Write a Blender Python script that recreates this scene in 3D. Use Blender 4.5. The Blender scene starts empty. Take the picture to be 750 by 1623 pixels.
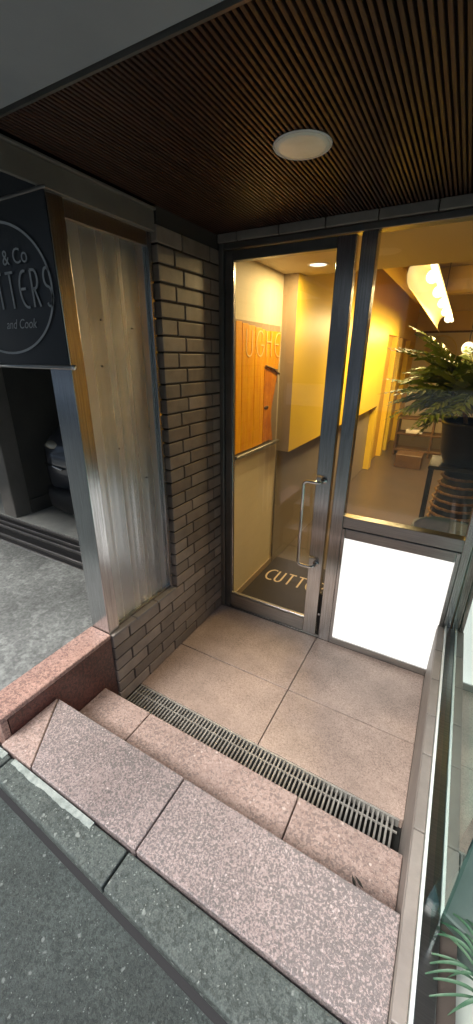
import bpy, bmesh, math, random
from mathutils import Vector, Matrix
random.seed(7)
scene = bpy.context.scene
col = scene.collection
R = math.radians

# ------------------------------------------------------------------ camera
EYE = (0.0, 0.0, 1.60)
cam_d = bpy.data.cameras.new('camera')
cam = bpy.data.objects.new('camera', cam_d); col.objects.link(cam)
right = Vector((0.870, 0.493, 0.008)); up = Vector((-0.193, 0.325, 0.926)); back = Vector((0.454, -0.807, 0.378))
back.normalize(); right = (right - back*right.dot(back)).normalized(); up = back.cross(right)
cam.matrix_world = Matrix(((right.x, up.x, back.x, EYE[0]), (right.y, up.y, back.y, EYE[1]), (right.z, up.z, back.z, EYE[2]), (0, 0, 0, 1)))
cam_d.sensor_width = 36.0; cam_d.sensor_fit = 'AUTO'
cam_d.lens = 605.2/1623*36
cam_d.clip_start = 0.02; cam_d.clip_end = 500
scene.camera = cam

# ------------------------------------------------------------------ light
EXPOSURE = 1.85
scene.view_settings.view_transform = 'Standard'; scene.view_settings.look = 'None'
scene.view_settings.exposure = EXPOSURE; scene.view_settings.gamma = 1.0; scene.view_settings.use_curve_mapping = False
EX = 2.0**EXPOSURE
w = bpy.data.worlds.new('World'); scene.world = w; w.use_nodes = True
nt = w.node_tree; bg = nt.nodes['Background']
sky = nt.nodes.new('ShaderNodeTexSky'); sky.sky_type = 'NISHITA'; sky.sun_disc = False
SUN_EL, SUN_AZ = 52.0, 205.0          # azimuth clockwise from +Y
sky.sun_elevation = R(SUN_EL); sky.sun_rotation = R(SUN_AZ); sky.dust_density = 4.0; sky.air_density = 1.0; sky.ozone_density = 1.0
nt.links.new(sky.outputs['Color'], bg.inputs['Color']); bg.inputs['Strength'].default_value = 0.13
sd = bpy.data.lights.new('sun', 'SUN'); sd.energy = 1.3; sd.angle = R(25); sd.color = (0.97, 1.0, 0.98)
sun = bpy.data.objects.new('sun', sd); col.objects.link(sun)
sdir = Vector((math.sin(R(SUN_AZ))*math.cos(R(SUN_EL)), math.cos(R(SUN_AZ))*math.cos(R(SUN_EL)), math.sin(R(SUN_EL))))
sun.rotation_euler = (-sdir).to_track_quat('-Z', 'Y').to_euler(); sun.location = (0, -3, 8)

# ------------------------------------------------------------------ materials
def N(nt, t, **kw):
    n = nt.nodes.new(t)
    for k, v in kw.items():
        if k in n.inputs: n.inputs[k].default_value = v
        else: setattr(n, k, v)
    return n
def c4(c): return (c[0], c[1], c[2], 1.0)

def mat(name, base, rough=0.5, metal=0.0, var=None, vscale=20.0, bump=0.0, bscale=60.0, objvar=0.0, coat=0.0, stretch=None, spec=0.5, rvar=0.0):
    """base colour mixed with var by noise; bump by noise; objvar varies brightness per object"""
    m = bpy.data.materials.new(name); m.use_nodes = True
    t = m.node_tree; b = t.nodes['Principled BSDF']
    b.inputs['Roughness'].default_value = rough; b.inputs['Metallic'].default_value = metal
    b.inputs['Specular IOR Level'].default_value = spec
    if coat: b.inputs['Coat Weight'].default_value = coat
    b.inputs['Base Color'].default_value = c4(base)
    g = N(t, 'ShaderNodeNewGeometry'); vec = g.outputs['Position']
    if stretch:
        mp = N(t, 'ShaderNodeMapping'); mp.inputs['Scale'].default_value = stretch
        t.links.new(vec, mp.inputs['Vector']); vec = mp.outputs['Vector']
    out = None
    if var is not None:
        n = N(t, 'ShaderNodeTexNoise', Scale=vscale, Detail=6.0, Roughness=0.6); t.links.new(vec, n.inputs['Vector'])
        r = N(t, 'ShaderNodeValToRGB'); r.color_ramp.elements[0].position = 0.35; r.color_ramp.elements[1].position = 0.65
        r.color_ramp.elements[0].color = c4(base); r.color_ramp.elements[1].color = c4(var)
        t.links.new(n.outputs['Fac'], r.inputs['Fac']); out = r.outputs['Color']
        if rvar:
            mr = N(t, 'ShaderNodeMapRange'); mr.inputs['To Min'].default_value = rough-rvar; mr.inputs['To Max'].default_value = rough+rvar
            mr.inputs['From Min'].default_value = 0.3; mr.inputs['From Max'].default_value = 0.7
            t.links.new(n.outputs['Fac'], mr.inputs['Value']); t.links.new(mr.outputs['Result'], b.inputs['Roughness'])
    if objvar:
        oi = N(t, 'ShaderNodeObjectInfo'); mr = N(t, 'ShaderNodeMapRange')
        mr.inputs['To Min'].default_value = 1-objvar; mr.inputs['To Max'].default_value = 1+objvar
        t.links.new(oi.outputs['Random'], mr.inputs['Value'])
        hs = N(t, 'ShaderNodeHueSaturation'); hs.inputs['Color'].default_value = c4(base)
        if out: t.links.new(out, hs.inputs['Color'])
        t.links.new(mr.outputs['Result'], hs.inputs['Value']); out = hs.outputs['Color']
    if out: t.links.new(out, b.inputs['Base Color'])
    if bump:
        n2 = N(t, 'ShaderNodeTexNoise', Scale=bscale, Detail=8.0, Roughness=0.65); t.links.new(vec, n2.inputs['Vector'])
        bp = N(t, 'ShaderNodeBump', Strength=1.0, Distance=bump); t.links.new(n2.outputs['Fac'], bp.inputs['Height'])
        t.links.new(bp.outputs['Normal'], b.inputs['Normal'])
    return m

def granite(name, light, mid, dark, scale, darkness, rough=0.55, dirt=0.35, bump=0.001, specks=None, amount=0.0):
    """crystalline stone: voronoi grains in two sizes, dark mica blotches, soft broad stains"""
    m = bpy.data.materials.new(name); m.use_nodes = True
    t = m.node_tree; b = t.nodes['Principled BSDF']; b.inputs['Roughness'].default_value = rough
    g = N(t, 'ShaderNodeNewGeometry'); P = g.outputs['Position']
    wn = N(t, 'ShaderNodeTexNoise', Scale=scale*0.9, Detail=2.0); t.links.new(P, wn.inputs['Vector'])
    mx = N(t, 'ShaderNodeMixRGB', blend_type='ADD'); mx.inputs['Fac'].default_value = 1.2/scale
    t.links.new(P, mx.inputs['Color1']); t.links.new(wn.outputs['Color'], mx.inputs['Color2'])
    v = N(t, 'ShaderNodeTexVoronoi', Scale=scale); t.links.new(mx.outputs['Color'], v.inputs['Vector'])
    sp = N(t, 'ShaderNodeSeparateColor'); t.links.new(v.outputs['Color'], sp.inputs['Color'])
    r = N(t, 'ShaderNodeValToRGB'); cr = r.color_ramp; cr.interpolation = 'LINEAR'
    cr.elements[0].position = 0.0; cr.elements[0].color = c4(mid); cr.elements[1].position = 1.0; cr.elements[1].color = c4(light)
    e = cr.elements.new(0.45); e.color = c4([(a+c)/2 for a, c in zip(light, mid)])
    t.links.new(sp.outputs['Red'], r.inputs['Fac'])
    n = N(t, 'ShaderNodeTexNoise', Scale=scale*0.75, Detail=5.0, Roughness=0.62, Distortion=0.6); t.links.new(P, n.inputs['Vector'])
    nb = N(t, 'ShaderNodeTexNoise', Scale=5.0, Detail=3.0); t.links.new(P, nb.inputs['Vector'])
    ad = N(t, 'ShaderNodeMath', operation='MULTIPLY_ADD'); ad.inputs[1].default_value = 0.28; t.links.new(nb.outputs['Fac'], ad.inputs[0]); t.links.new(n.outputs['Fac'], ad.inputs[2])
    rd = N(t, 'ShaderNodeMapRange'); rd.inputs['From Min'].default_value = 0.70-darkness*0.14; rd.inputs['From Max'].default_value = 0.76-darkness*0.10
    rd.inputs['To Max'].default_value = min(1.0, 0.55+darkness*0.4)
    t.links.new(ad.outputs['Value'], rd.inputs['Value'])
    m1 = N(t, 'ShaderNodeMixRGB'); m1.inputs['Color2'].default_value = c4(dark); t.links.new(rd.outputs['Result'], m1.inputs['Fac']); t.links.new(r.outputs['Color'], m1.inputs['Color1'])
    v2 = N(t, 'ShaderNodeTexNoise', Scale=scale*2.7, Detail=3.0); t.links.new(P, v2.inputs['Vector'])
    rs = N(t, 'ShaderNodeMapRange'); rs.inputs['From Min'].default_value = 0.35; rs.inputs['From Max'].default_value = 0.65; rs.inputs['To Min'].default_value = 0.72; rs.inputs['To Max'].default_value = 1.18
    t.links.new(v2.outputs['Fac'], rs.inputs['Value'])
    d = N(t, 'ShaderNodeTexNoise', Scale=2.6, Detail=5.0, Roughness=0.6); t.links.new(P, d.inputs['Vector'])
    rdt = N(t, 'ShaderNodeMapRange'); rdt.inputs['From Min'].default_value = 0.3; rdt.inputs['From Max'].default_value = 0.7; rdt.inputs['To Min'].default_value = 1-dirt; rdt.inputs['To Max'].default_value = 1.0+dirt*0.3
    t.links.new(d.outputs['Fac'], rdt.inputs['Value'])
    mu = N(t, 'ShaderNodeMath', operation='MULTIPLY'); t.links.new(rs.outputs['Result'], mu.inputs[0]); t.links.new(rdt.outputs['Result'], mu.inputs[1])
    hs = N(t, 'ShaderNodeHueSaturation'); t.links.new(m1.outputs['Color'], hs.inputs['Color']); t.links.new(mu.outputs['Value'], hs.inputs['Value'])
    t.links.new(hs.outputs['Color'], b.inputs['Base Color'])
    if specks:
        last = hs.outputs['Color']
        for sc_, am in ((scale*1.5, amount), (scale*0.55, amount*0.7)):
            vs_ = N(t, 'ShaderNodeTexVoronoi', Scale=sc_); t.links.new(mx.outputs['Color'], vs_.inputs['Vector'])
            ss = N(t, 'ShaderNodeSeparateColor'); t.links.new(vs_.outputs['Color'], ss.inputs['Color'])
            g1 = N(t, 'ShaderNodeMath', operation='LESS_THAN'); g1.inputs[1].default_value = am; t.links.new(ss.outputs['Green'], g1.inputs[0])
            g2 = N(t, 'ShaderNodeMapRange'); g2.inputs['From Min'].default_value = 0.42; g2.inputs['From Max'].default_value = 0.22; t.links.new(vs_.outputs['Distance'], g2.inputs['Value'])
            g3 = N(t, 'ShaderNodeMath', operation='MULTIPLY'); t.links.new(g1.outputs[0], g3.inputs[0]); t.links.new(g2.outputs['Result'], g3.inputs[1])
            mm = N(t, 'ShaderNodeMixRGB'); mm.inputs['Color2'].default_value = c4(specks); t.links.new(g3.outputs[0], mm.inputs['Fac']); t.links.new(last, mm.inputs['Color1']); last = mm.outputs['Color']
        t.links.new(last, b.inputs['Base Color'])
    bp = N(t, 'ShaderNodeBump', Strength=1.0, Distance=bump); t.links.new(n.outputs['Fac'], bp.inputs['Height']); t.links.new(bp.outputs['Normal'], b.inputs['Normal'])
    return m

def glass(name, tint, refl=1.0, rough=0.0):
    m = bpy.data.materials.new(name); m.use_nodes = True
    t = m.node_tree; t.nodes.remove(t.nodes['Principled BSDF']); o = t.nodes['Material Output']
    tr = N(t, 'ShaderNodeBsdfTransparent'); tr.inputs['Color'].default_value = c4(tint)
    gl = N(t, 'ShaderNodeBsdfGlossy', Roughness=rough); gl.inputs['Color'].default_value = c4([min(1, x*1.02) for x in tint])
    fr = N(t, 'ShaderNodeFresnel', IOR=1.5); mu = N(t, 'ShaderNodeMath', operation='MULTIPLY'); mu.inputs[1].default_value = refl; mu.use_clamp = True
    g_ = N(t, 'ShaderNodeNewGeometry'); inv = N(t, 'ShaderNodeMath', operation='SUBTRACT'); inv.inputs[0].default_value = 1.0; t.links.new(g_.outputs['Backfacing'], inv.inputs[1])
    pr = N(t, 'ShaderNodeMath', operation='MULTIPLY'); t.links.new(fr.outputs['Fac'], pr.inputs[0]); t.links.new(inv.outputs[0], pr.inputs[1])
    t.links.new(pr.outputs[0], mu.inputs[0])
    mx = N(t, 'ShaderNodeMixShader'); t.links.new(mu.outputs['Value'], mx.inputs['Fac']); t.links.new(tr.outputs[0], mx.inputs[1]); t.links.new(gl.outputs[0], mx.inputs[2])
    t.links.new(mx.outputs[0], o.inputs['Surface'])
    return m

def emit(name, colr, disp):
    """a surface that gives off light; disp = how bright it reads at this exposure"""
    m = bpy.data.materials.new(name); m.use_nodes = True
    b = m.node_tree.nodes['Principled BSDF']; b.inputs['Base Color'].default_value = c4((0.6, 0.6, 0.6)); b.inputs['Roughness'].default_value = 0.6
    b.inputs['Emission Color'].default_value = c4(colr); b.inputs['Emission Strength'].default_value = disp/EX
    return m

M = {}
M['top_granite'] = granite('speckled pink granite', (0.47, 0.385, 0.365), (0.36, 0.28, 0.265), (0.165, 0.15, 0.147), 210, 0.86, 0.6, 0.34, 0.0010, (0.56, 0.48, 0.46), 0.05)
M['mid_granite'] = granite('pale pink granite', (0.50, 0.38, 0.335), (0.38, 0.27, 0.235), (0.19, 0.15, 0.14), 135, 0.38, 0.6, 0.32, 0.001, (0.58, 0.48, 0.43), 0.05)
M['landing'] = granite('worn salmon granite', (0.50, 0.385, 0.325), (0.39, 0.295, 0.25), (0.26, 0.19, 0.16), 170, 0.25, 0.36, 0.40, 0.0006)
M['cap_granite'] = granite('polished salmon granite', (0.52, 0.34, 0.28), (0.40, 0.24, 0.20), (0.17, 0.11, 0.10), 120, 0.45, 0.35, 0.2, 0.0003)
M['red_granite'] = granite('polished red granite', (0.19, 0.075, 0.058), (0.14, 0.05, 0.04), (0.06, 0.03, 0.025), 120, 0.5, 0.28, 0.3, 0.0002)
M['kerb'] = granite('weathered kerb concrete', (0.135, 0.16, 0.148), (0.085, 0.105, 0.098), (0.045, 0.057, 0.052), 120, 0.4, 0.8, 0.45, 0.003, (0.24, 0.27, 0.25), 0.10)
M['asphalt'] = granite('dark asphalt', (0.078, 0.096, 0.089), (0.048, 0.062, 0.057), (0.028, 0.037, 0.034), 150, 0.3, 0.8, 0.5, 0.003, (0.15, 0.17, 0.16), 0.05)
M['opp_wall'] = mat('grey tile facade', (0.40, 0.41, 0.41), 0.7, var=(0.34, 0.35, 0.35), vscale=2)
M['opp_low'] = mat('pale rendered ground floor', (0.52, 0.53, 0.52), 0.7)
M['opp_glass'] = mat('dark window glass', (0.03, 0.035, 0.04), 0.08)
M['mortar_white'] = mat('pale smeared mortar', (0.42, 0.47, 0.44), 0.8, var=(0.22, 0.26, 0.24), vscale=45, bump=0.002)
M['apron'] = granite('blotchy grey concrete', (0.19, 0.20, 0.19), (0.155, 0.16, 0.155), (0.27, 0.285, 0.27), 26, 0.30, 0.75, 0.35, 0.001)
M['brick'] = mat('taupe glazed brick', (0.275, 0.225, 0.185), 0.5, var=(0.205, 0.165, 0.138), vscale=11, bump=0.0012, bscale=140, objvar=0.28)
M['mortar'] = mat('dark mortar', (0.06, 0.048, 0.04), 0.95, bump=0.001)
M['coping'] = mat('grey brown coping tile', (0.27, 0.24, 0.215), 0.5, var=(0.22, 0.195, 0.175), vscale=14, bump=0.0006, objvar=0.1)
M['steel'] = mat('brushed stainless steel', (0.58, 0.59, 0.60), 0.20, 1.0, var=(0.38, 0.38, 0.38), vscale=6, bump=0.00012, bscale=40, stretch=(40, 40, 1.0))
M['steel_x'] = mat('brushed stainless rail', (0.48, 0.48, 0.47), 0.28, 1.0, var=(0.38, 0.38, 0.38), vscale=6, bump=0.00012, bscale=40, stretch=(1.0, 40, 40))
M['beam'] = mat('dull painted steel', (0.34, 0.33, 0.30), 0.40, 0.5, var=(0.27, 0.26, 0.24), vscale=4, bump=0.0003)
M['dark_steel'] = mat('dark bronze aluminium', (0.22, 0.21, 0.20), 0.36, 0.7, var=(0.17, 0.165, 0.155), vscale=5)
M['galv'] = mat('grating steel', (0.42, 0.41, 0.38), 0.45, 0.4, var=(0.30, 0.29, 0.27), vscale=25, objvar=0.15)
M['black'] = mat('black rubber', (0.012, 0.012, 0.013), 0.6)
M['drain'] = mat('drain bottom', (0.012, 0.012, 0.011), 0.9)
M['slat'] = mat('brown aluminium slat', (0.054, 0.021, 0.014), 0.45, 0.0, var=(0.040, 0.016, 0.010), vscale=3, objvar=0.22, stretch=(20, 1, 20))
M['void'] = mat('ceiling void black', (0.008, 0.006, 0.005), 0.9)
M['soffit'] = mat('grey painted soffit', (0.31, 0.34, 0.37), 0.75, var=(0.26, 0.29, 0.32), vscale=3)
M['facade'] = mat('grey facade concrete', (0.28, 0.28, 0.27), 0.8, var=(0.22, 0.22, 0.21), vscale=2)
M['frosted'] = mat('frosted acrylic', (0.92, 0.92, 0.84), 0.35, var=(0.80, 0.78, 0.66), vscale=9)
M['white_trim'] = mat('white gasket', (0.80, 0.84, 0.80), 0.45)
M['glass_door'] = glass('clear door glass', (0.96, 0.96, 0.94), 2.3)
M['glass_side'] = glass('greenish side glass', (0.78, 0.90, 0.87), 1.35)
M['lightbox'] = emit('lit white acrylic', (1.0, 0.98, 0.93), 1.25)
def uneven(m, lo, hi, sc_):
    t = m.node_tree; b = t.nodes['Principled BSDF']; g = N(t, 'ShaderNodeNewGeometry'); n = N(t, 'ShaderNodeTexNoise', Scale=sc_, Detail=2.0); t.links.new(g.outputs['Position'], n.inputs['Vector'])
    r = N(t, 'ShaderNodeMapRange'); r.inputs['From Min'].default_value = 0.3; r.inputs['From Max'].default_value = 0.7; e = b.inputs['Emission Strength'].default_value
    r.inputs['To Min'].default_value = e*lo; r.inputs['To Max'].default_value = e*hi; t.links.new(n.outputs['Fac'], r.inputs['Value']); t.links.new(r.outputs['Result'], b.inputs['Emission Strength'])
uneven(M['lightbox'], 0.84, 1.03, 4.0)
M['yellow'] = mat('yellow wall paint', (0.86, 0.60, 0.045), 0.45, var=(0.82, 0.55, 0.04), vscale=2)
M['yellow_dk'] = mat('ochre door paint', (0.62, 0.36, 0.03), 0.4)
M['cream'] = mat('cream wall paint', (0.74, 0.66, 0.47), 0.6, var=(0.69, 0.61, 0.43), vscale=3)
M['taupe'] = mat('taupe paint', (0.36, 0.28, 0.19), 0.6)
M['wainscot'] = mat('brown wainscot', (0.24, 0.205, 0.17), 0.35, var=(0.21, 0.18, 0.15), vscale=3)
M['ceil_in'] = mat('tan ceiling paint', (0.55, 0.46, 0.30), 0.7)
M['floor_in'] = mat('dull brown resin floor', (0.085, 0.062, 0.05), 0.30, var=(0.065, 0.05, 0.04), vscale=2.5)
M['mat'] = mat('black entrance mat', (0.016, 0.014, 0.013), 0.9, bump=0.001, bscale=400)
M['mat_letter'] = mat('cream lettering', (0.75, 0.62, 0.42), 0.7)
M['sign_letter'] = mat('pale grey lettering', (0.42, 0.44, 0.45), 0.5)
M['banner'] = mat('navy black vinyl', (0.022, 0.024, 0.027), 0.36, spec=0.5)
M['orange_board'] = mat('orange varnished boards', (0.92, 0.46, 0.012), 0.3, var=(0.82, 0.31, 0.01), vscale=7, stretch=(6, 6, 0.8), objvar=0.10)
M['art_letter'] = mat('pale amber lettering', (0.95, 0.70, 0.28), 0.5)
M['rust_board'] = mat('amber rust varnish', (0.85, 0.32, 0.012), 0.3, var=(0.60, 0.17, 0.01), vscale=9, objvar=0.1)
M['leaf'] = mat('palm leaf green', (0.10, 0.17, 0.015), 0.45, var=(0.18, 0.23, 0.02), vscale=12)
M['leaf2'] = mat('spider leaf green', (0.04, 0.11, 0.06), 0.55, var=(0.09, 0.17, 0.10), vscale=25)
M['stem'] = mat('dry stem', (0.24, 0.16, 0.06), 0.7)
M['pot_black'] = mat('black glazed pot', (0.012, 0.012, 0.014), 0.35)
M['basket'] = mat('woven cane', (0.36, 0.22, 0.09), 0.6, var=(0.2, 0.11, 0.05), vscale=60)
M['wood'] = mat('brown wood', (0.13, 0.075, 0.035), 0.45, var=(0.09, 0.05, 0.025), vscale=5)
M['soil'] = mat('soil', (0.04, 0.03, 0.02), 0.95, bump=0.004)
M['garage_wall'] = mat('dark garage wall', (0.13, 0.125, 0.11), 0.8, var=(0.10, 0.10, 0.09), vscale=3)
M['column'] = mat('pale garage column', (0.27, 0.25, 0.225), 0.75, var=(0.21, 0.2, 0.18), vscale=4)
M['garage_floor'] = mat('garage slab', (0.30, 0.31, 0.29), 0.7, var=(0.42, 0.43, 0.40), vscale=4.5, bump=0.001)
M['car'] = mat('dark grey car paint', (0.05, 0.055, 0.07), 0.28, 0.3, coat=1.0)
M['chrome'] = mat('chrome', (0.75, 0.75, 0.75), 0.1, 1.0)
M['headlight'] = mat('headlight lens', (0.45, 0.42, 0.33), 0.12, coat=1.0)
M['car_glass'] = mat('dark car window', (0.02, 0.022, 0.025), 0.05, coat=1.0)
M['reflection_blue'] = mat('blue grey outdoor reflection', (0.03, 0.075, 0.10), 0.4)
M['planter'] = mat('sea green planter', (0.10, 0.135, 0.125), 0.5, var=(0.08, 0.11, 0.10), vscale=10)
M['planter_rim'] = mat('dark planter rim', (0.02, 0.04, 0.045), 0.5)
M['display'] = mat('grey green display floor', (0.45, 0.50, 0.45), 0.6)
M['white'] = mat('white paint', (0.75, 0.74, 0.70), 0.5)
M['dry_leaf'] = mat('dark dead leaf', (0.03, 0.028, 0.022), 0.7)
M['reflector'] = mat('warm white reflector', (0.80, 0.66, 0.34), 0.4)
M['bulb'] = emit('lit tube', (1.0, 0.86, 0.52), 4.0)
M['globe'] = emit('lit globe', (1.0, 0.88, 0.62), 1.6)
M['lampface'] = emit('lit downlight face', (1.0, 0.93, 0.75), 2.2)
M['duct'] = mat('cream painted duct', (0.70, 0.58, 0.30), 0.5)

# patterned perforated sheet: dimple rows at 45 degrees, broad vertical bands left by polishing
def perforated():
    m = bpy.data.materials.new('perforated stainless sheet'); m.use_nodes = True
    t = m.node_tree; b = t.nodes['Principled BSDF']; b.inputs['Metallic'].default_value = 0.8; b.inputs['Roughness'].default_value = 0.36
    g = N(t, 'ShaderNodeNewGeometry')
    mp = N(t, 'ShaderNodeMapping'); mp.inputs['Rotation'].default_value = (R(45), 0, 0); mp.inputs['Scale'].default_value = (0.0, 190, 190); t.links.new(g.outputs['Position'], mp.inputs['Vector'])
    v = N(t, 'ShaderNodeTexVoronoi', Scale=1.0); v.inputs['Randomness'].default_value = 0.0; t.links.new(mp.outputs['Vector'], v.inputs['Vector'])
    s = N(t, 'ShaderNodeMapRange'); s.inputs['From Min'].default_value = 0.22; s.inputs['From Max'].default_value = 0.34; t.links.new(v.outputs['Distance'], s.inputs['Value'])
    mp2 = N(t, 'ShaderNodeMapping'); mp2.inputs['Scale'].default_value = (0, 15, 0.03); t.links.new(g.outputs['Position'], mp2.inputs['Vector'])
    n = N(t, 'ShaderNodeTexNoise', Scale=1.0, Detail=1.0); t.links.new(mp2.outputs['Vector'], n.inputs['Vector'])
    r = N(t, 'ShaderNodeValToRGB'); r.color_ramp.elements[0].position = 0.46; r.color_ramp.elements[1].position = 0.52
    r.color_ramp.elements[0].color = c4((0.50, 0.52, 0.53)); r.color_ramp.elements[1].color = c4((0.62, 0.635, 0.64)); t.links.new(n.outputs['Fac'], r.inputs['Fac'])
    mx = N(t, 'ShaderNodeMixRGB', blend_type='MULTIPLY'); mx.inputs['Fac'].default_value = 0.32
    t.links.new(r.outputs['Color'], mx.inputs['Color1']); t.links.new(s.outputs['Result'], mx.inputs['Color2'])
    t.links.new(mx.outputs['Color'], b.inputs['Base Color'])
    rr = N(t, 'ShaderNodeMapRange'); rr.inputs['To Min'].default_value = 0.22; rr.inputs['To Max'].default_value = 0.32; t.links.new(n.outputs['Fac'], rr.inputs['Value']); t.links.new(rr.outputs['Result'], b.inputs['Roughness'])
    bp = N(t, 'ShaderNodeBump', Strength=0.5, Distance=0.0012); t.links.new(s.outputs['Result'], bp.inputs['Height']); t.links.new(bp.outputs['Normal'], b.inputs['Normal'])
    return m
M['perforated'] = perforated()

# ------------------------------------------------------------------ building helpers
class MB:
    """collects shapes in world coordinates; build() links them as ONE mesh object"""
    def __init__(s): s.v = []; s.f = []; s.smooth = []
    def add(s, vs, fs, smooth=False):
        k = len(s.v); s.v += [Vector(a) for a in vs]; s.f += [tuple(i+k for i in f) for f in fs]; s.smooth += [smooth]*len(fs); return s
    def box(s, x0, x1, y0, y1, z0, z1):
        vs = [(x, y, z) for z in (z0, z1) for y in (y0, y1) for x in (x0, x1)]
        return s.add(vs, [(0, 2, 3, 1), (4, 5, 7, 6), (0, 1, 5, 4), (2, 6, 7, 3), (0, 4, 6, 2), (1, 3, 7, 5)])
    def prism(s, pts, z0, z1):
        n = len(pts); vs = [(x, y, z0) for x, y in pts]+[(x, y, z1) for x, y in pts]
        return s.add(vs, [tuple(range(n-1, -1, -1)), tuple(range(n, 2*n))]+[(i, (i+1) % n, n+(i+1) % n, n+i) for i in range(n)])
    def tube(s, pts, r, n=10, closed=False):
        pts = [Vector(p) for p in pts]; rings = []; m = len(pts); ref = None
        for i, p in enumerate(pts):
            d = (pts[(i+1) % m] if (closed or i < m-1) else p)-(pts[i-1] if (closed or i > 0) else p); d.normalize()
            if ref is None: ref = d.orthogonal().normalized()
            ref = (ref-d*ref.dot(d)); ref = ref.normalized() if ref.length > 1e-6 else d.orthogonal().normalized()
            b = d.cross(ref); rr = r[i] if isinstance(r, (list, tuple)) else r
            rings.append([p+(ref*math.cos(2*math.pi*k/n)+b*math.sin(2*math.pi*k/n))*rr for k in range(n)])
        vs = [q for ring in rings for q in ring]; fs = []
        for i in range(m if closed else m-1):
            j = (i+1) % m
            fs += [(i*n+k, i*n+(k+1) % n, j*n+(k+1) % n, j*n+k) for k in range(n)]
        if not closed: fs += [tuple(range(n-1, -1, -1)), tuple(range((m-1)*n, m*n))]
        return s.add(vs, fs, True)
    def disc(s, c, axis, r, h, n=40):
        a = Vector(axis).normalized(); return s.tube([Vector(c), Vector(c)+a*h], r, n)
    def lathe(s, c, prof, n=32):
        vs = [(c[0]+r*math.cos(2*math.pi*k/n), c[1]+r*math.sin(2*math.pi*k/n), c[2]+z) for r, z in prof for k in range(n)]
        fs = [(i*n+k, i*n+(k+1) % n, (i+1)*n+(k+1) % n, (i+1)*n+k) for i in range(len(prof)-1) for k in range(n)]
        return s.add(vs, fs, True)
    def ball(s, c, rx, ry, rz, n=16, m=10):
        return s.lathe2(c, rx, ry, rz, n, m)
    def lathe2(s, c, rx, ry, rz, n, m):
        vs = []; fs = []
        for i in range(m+1):
            th = math.pi*i/m
            for k in range(n):
                ph = 2*math.pi*k/n; vs.append((c[0]+rx*math.sin(th)*math.cos(ph), c[1]+ry*math.sin(th)*math.sin(ph), c[2]-rz*math.cos(th)))
        for i in range(m):
            for k in range(n): fs.append((i*n+k, i*n+(k+1) % n, (i+1)*n+(k+1) % n, (i+1)*n+k))
        return s.add(vs, fs, True)
    def build(s, name, m, parent=None, bevel=0.0, seg=1):
        me = bpy.data.meshes.new(name)
        lo = Vector([min(v[i] for v in s.v) for i in range(3)]); hi = Vector([max(v[i] for v in s.v) for i in range(3)]); c = (lo+hi)/2
        me.from_pydata([tuple(v-c) for v in s.v], [], s.f)
        for p, sm in zip(me.polygons, s.smooth): p.use_smooth = sm
        bm = bmesh.new(); bm.from_mesh(me)
        bmesh.ops.recalc_face_normals(bm, faces=bm.faces)
        if bevel: bmesh.ops.bevel(bm, geom=list(bm.edges), offset=bevel, segments=seg, affect='EDGES', profile=0.5)
        bm.to_mesh(me); bm.free()
        me.materials.append(M[m] if isinstance(m, str) else m)
        o = bpy.data.objects.new(name, me); col.objects.link(o)
        off = Vector((0, 0, 0)); p = parent
        while p: off += p.location; p = p.parent
        o.location = c-off; o.parent = parent
        return o
def bx(name, m, parent, x0, x1, y0, y1, z0, z1, bevel=0.0, seg=1): return MB().box(x0, x1, y0, y1, z0, z1).build(name, m, parent, bevel, seg)
def tag(o, label=None, cat=None, group=None, kind=None):
    if label: o['label'] = label
    if cat: o['category'] = cat
    if group: o['group'] = group
    if kind: o['kind'] = kind
    return o
def thing(name, label, cat, loc=(0, 0, 0), group=None):
    o = bpy.data.objects.new(name, None); col.objects.link(o); o.location = loc; o.empty_display_size = 0.1
    return tag(o, label, cat, group)
def structure(name, loc=(0, 0, 0)):
    o = bpy.data.objects.new(name, None); col.objects.link(o); o.location = loc; o['kind'] = 'structure'; return o
def dup(src, loc, parent):
    o = src.copy(); o.parent = parent; off = Vector((0, 0, 0)); p = parent
    while p: off += p.location; p = p.parent
    o.location = Vector(loc)-off; col.objects.link(o); return o

# levels taken from the place: landing 0, middle tread 0.17, top tread / street 0.325
ZT, ZM, ZS = 0.325, 0.17, 0.322
FY = 1.890                                   # outer face of the shop front

# ------------------------------------------------------------------ ground
street = bx('street', 'asphalt', None, -60, 60, -60, 0.42, -0.4, 0.288); street['kind'] = 'structure'
# kerb of concrete stones, widening slightly to the right
kerb = structure('kerb', (0, 0.37, 0))
def ke(x): return 0.2833-0.0470*x
ks = [-4.6, -3.4, -2.25, -1.105, -0.565, 0.05, 0.66, 1.8, 3.0, 4.2]
for a, b in zip(ks[:-1], ks[1:]):
    MB().prism([(a+.003, ke(a)), (b-.003, ke(b)), (b-.003, 0.404), (a+.003, 0.404)], 0.14, 0.320).build('kerb_stone', 'kerb', kerb, 0.006, 2)
mb = MB(); rr = random.Random(3)
for x0, x1 in ((-4.2, -1.125), (-1.085, -0.70)):
    n = int((x1-x0)/0.012)+2; up_ = []; lo_ = []
    for i in range(n):
        x = x0+(x1-x0)*i/(n-1); up_.append((x, 0.4045)); lo_.append((x, 0.388-0.004*rr.random()+0.002*math.sin(x*40)))
    mb.prism(lo_+up_[::-1], 0.3195, 0.3225)
mb.build('mortar_smear', 'mortar_white', kerb)

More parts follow.
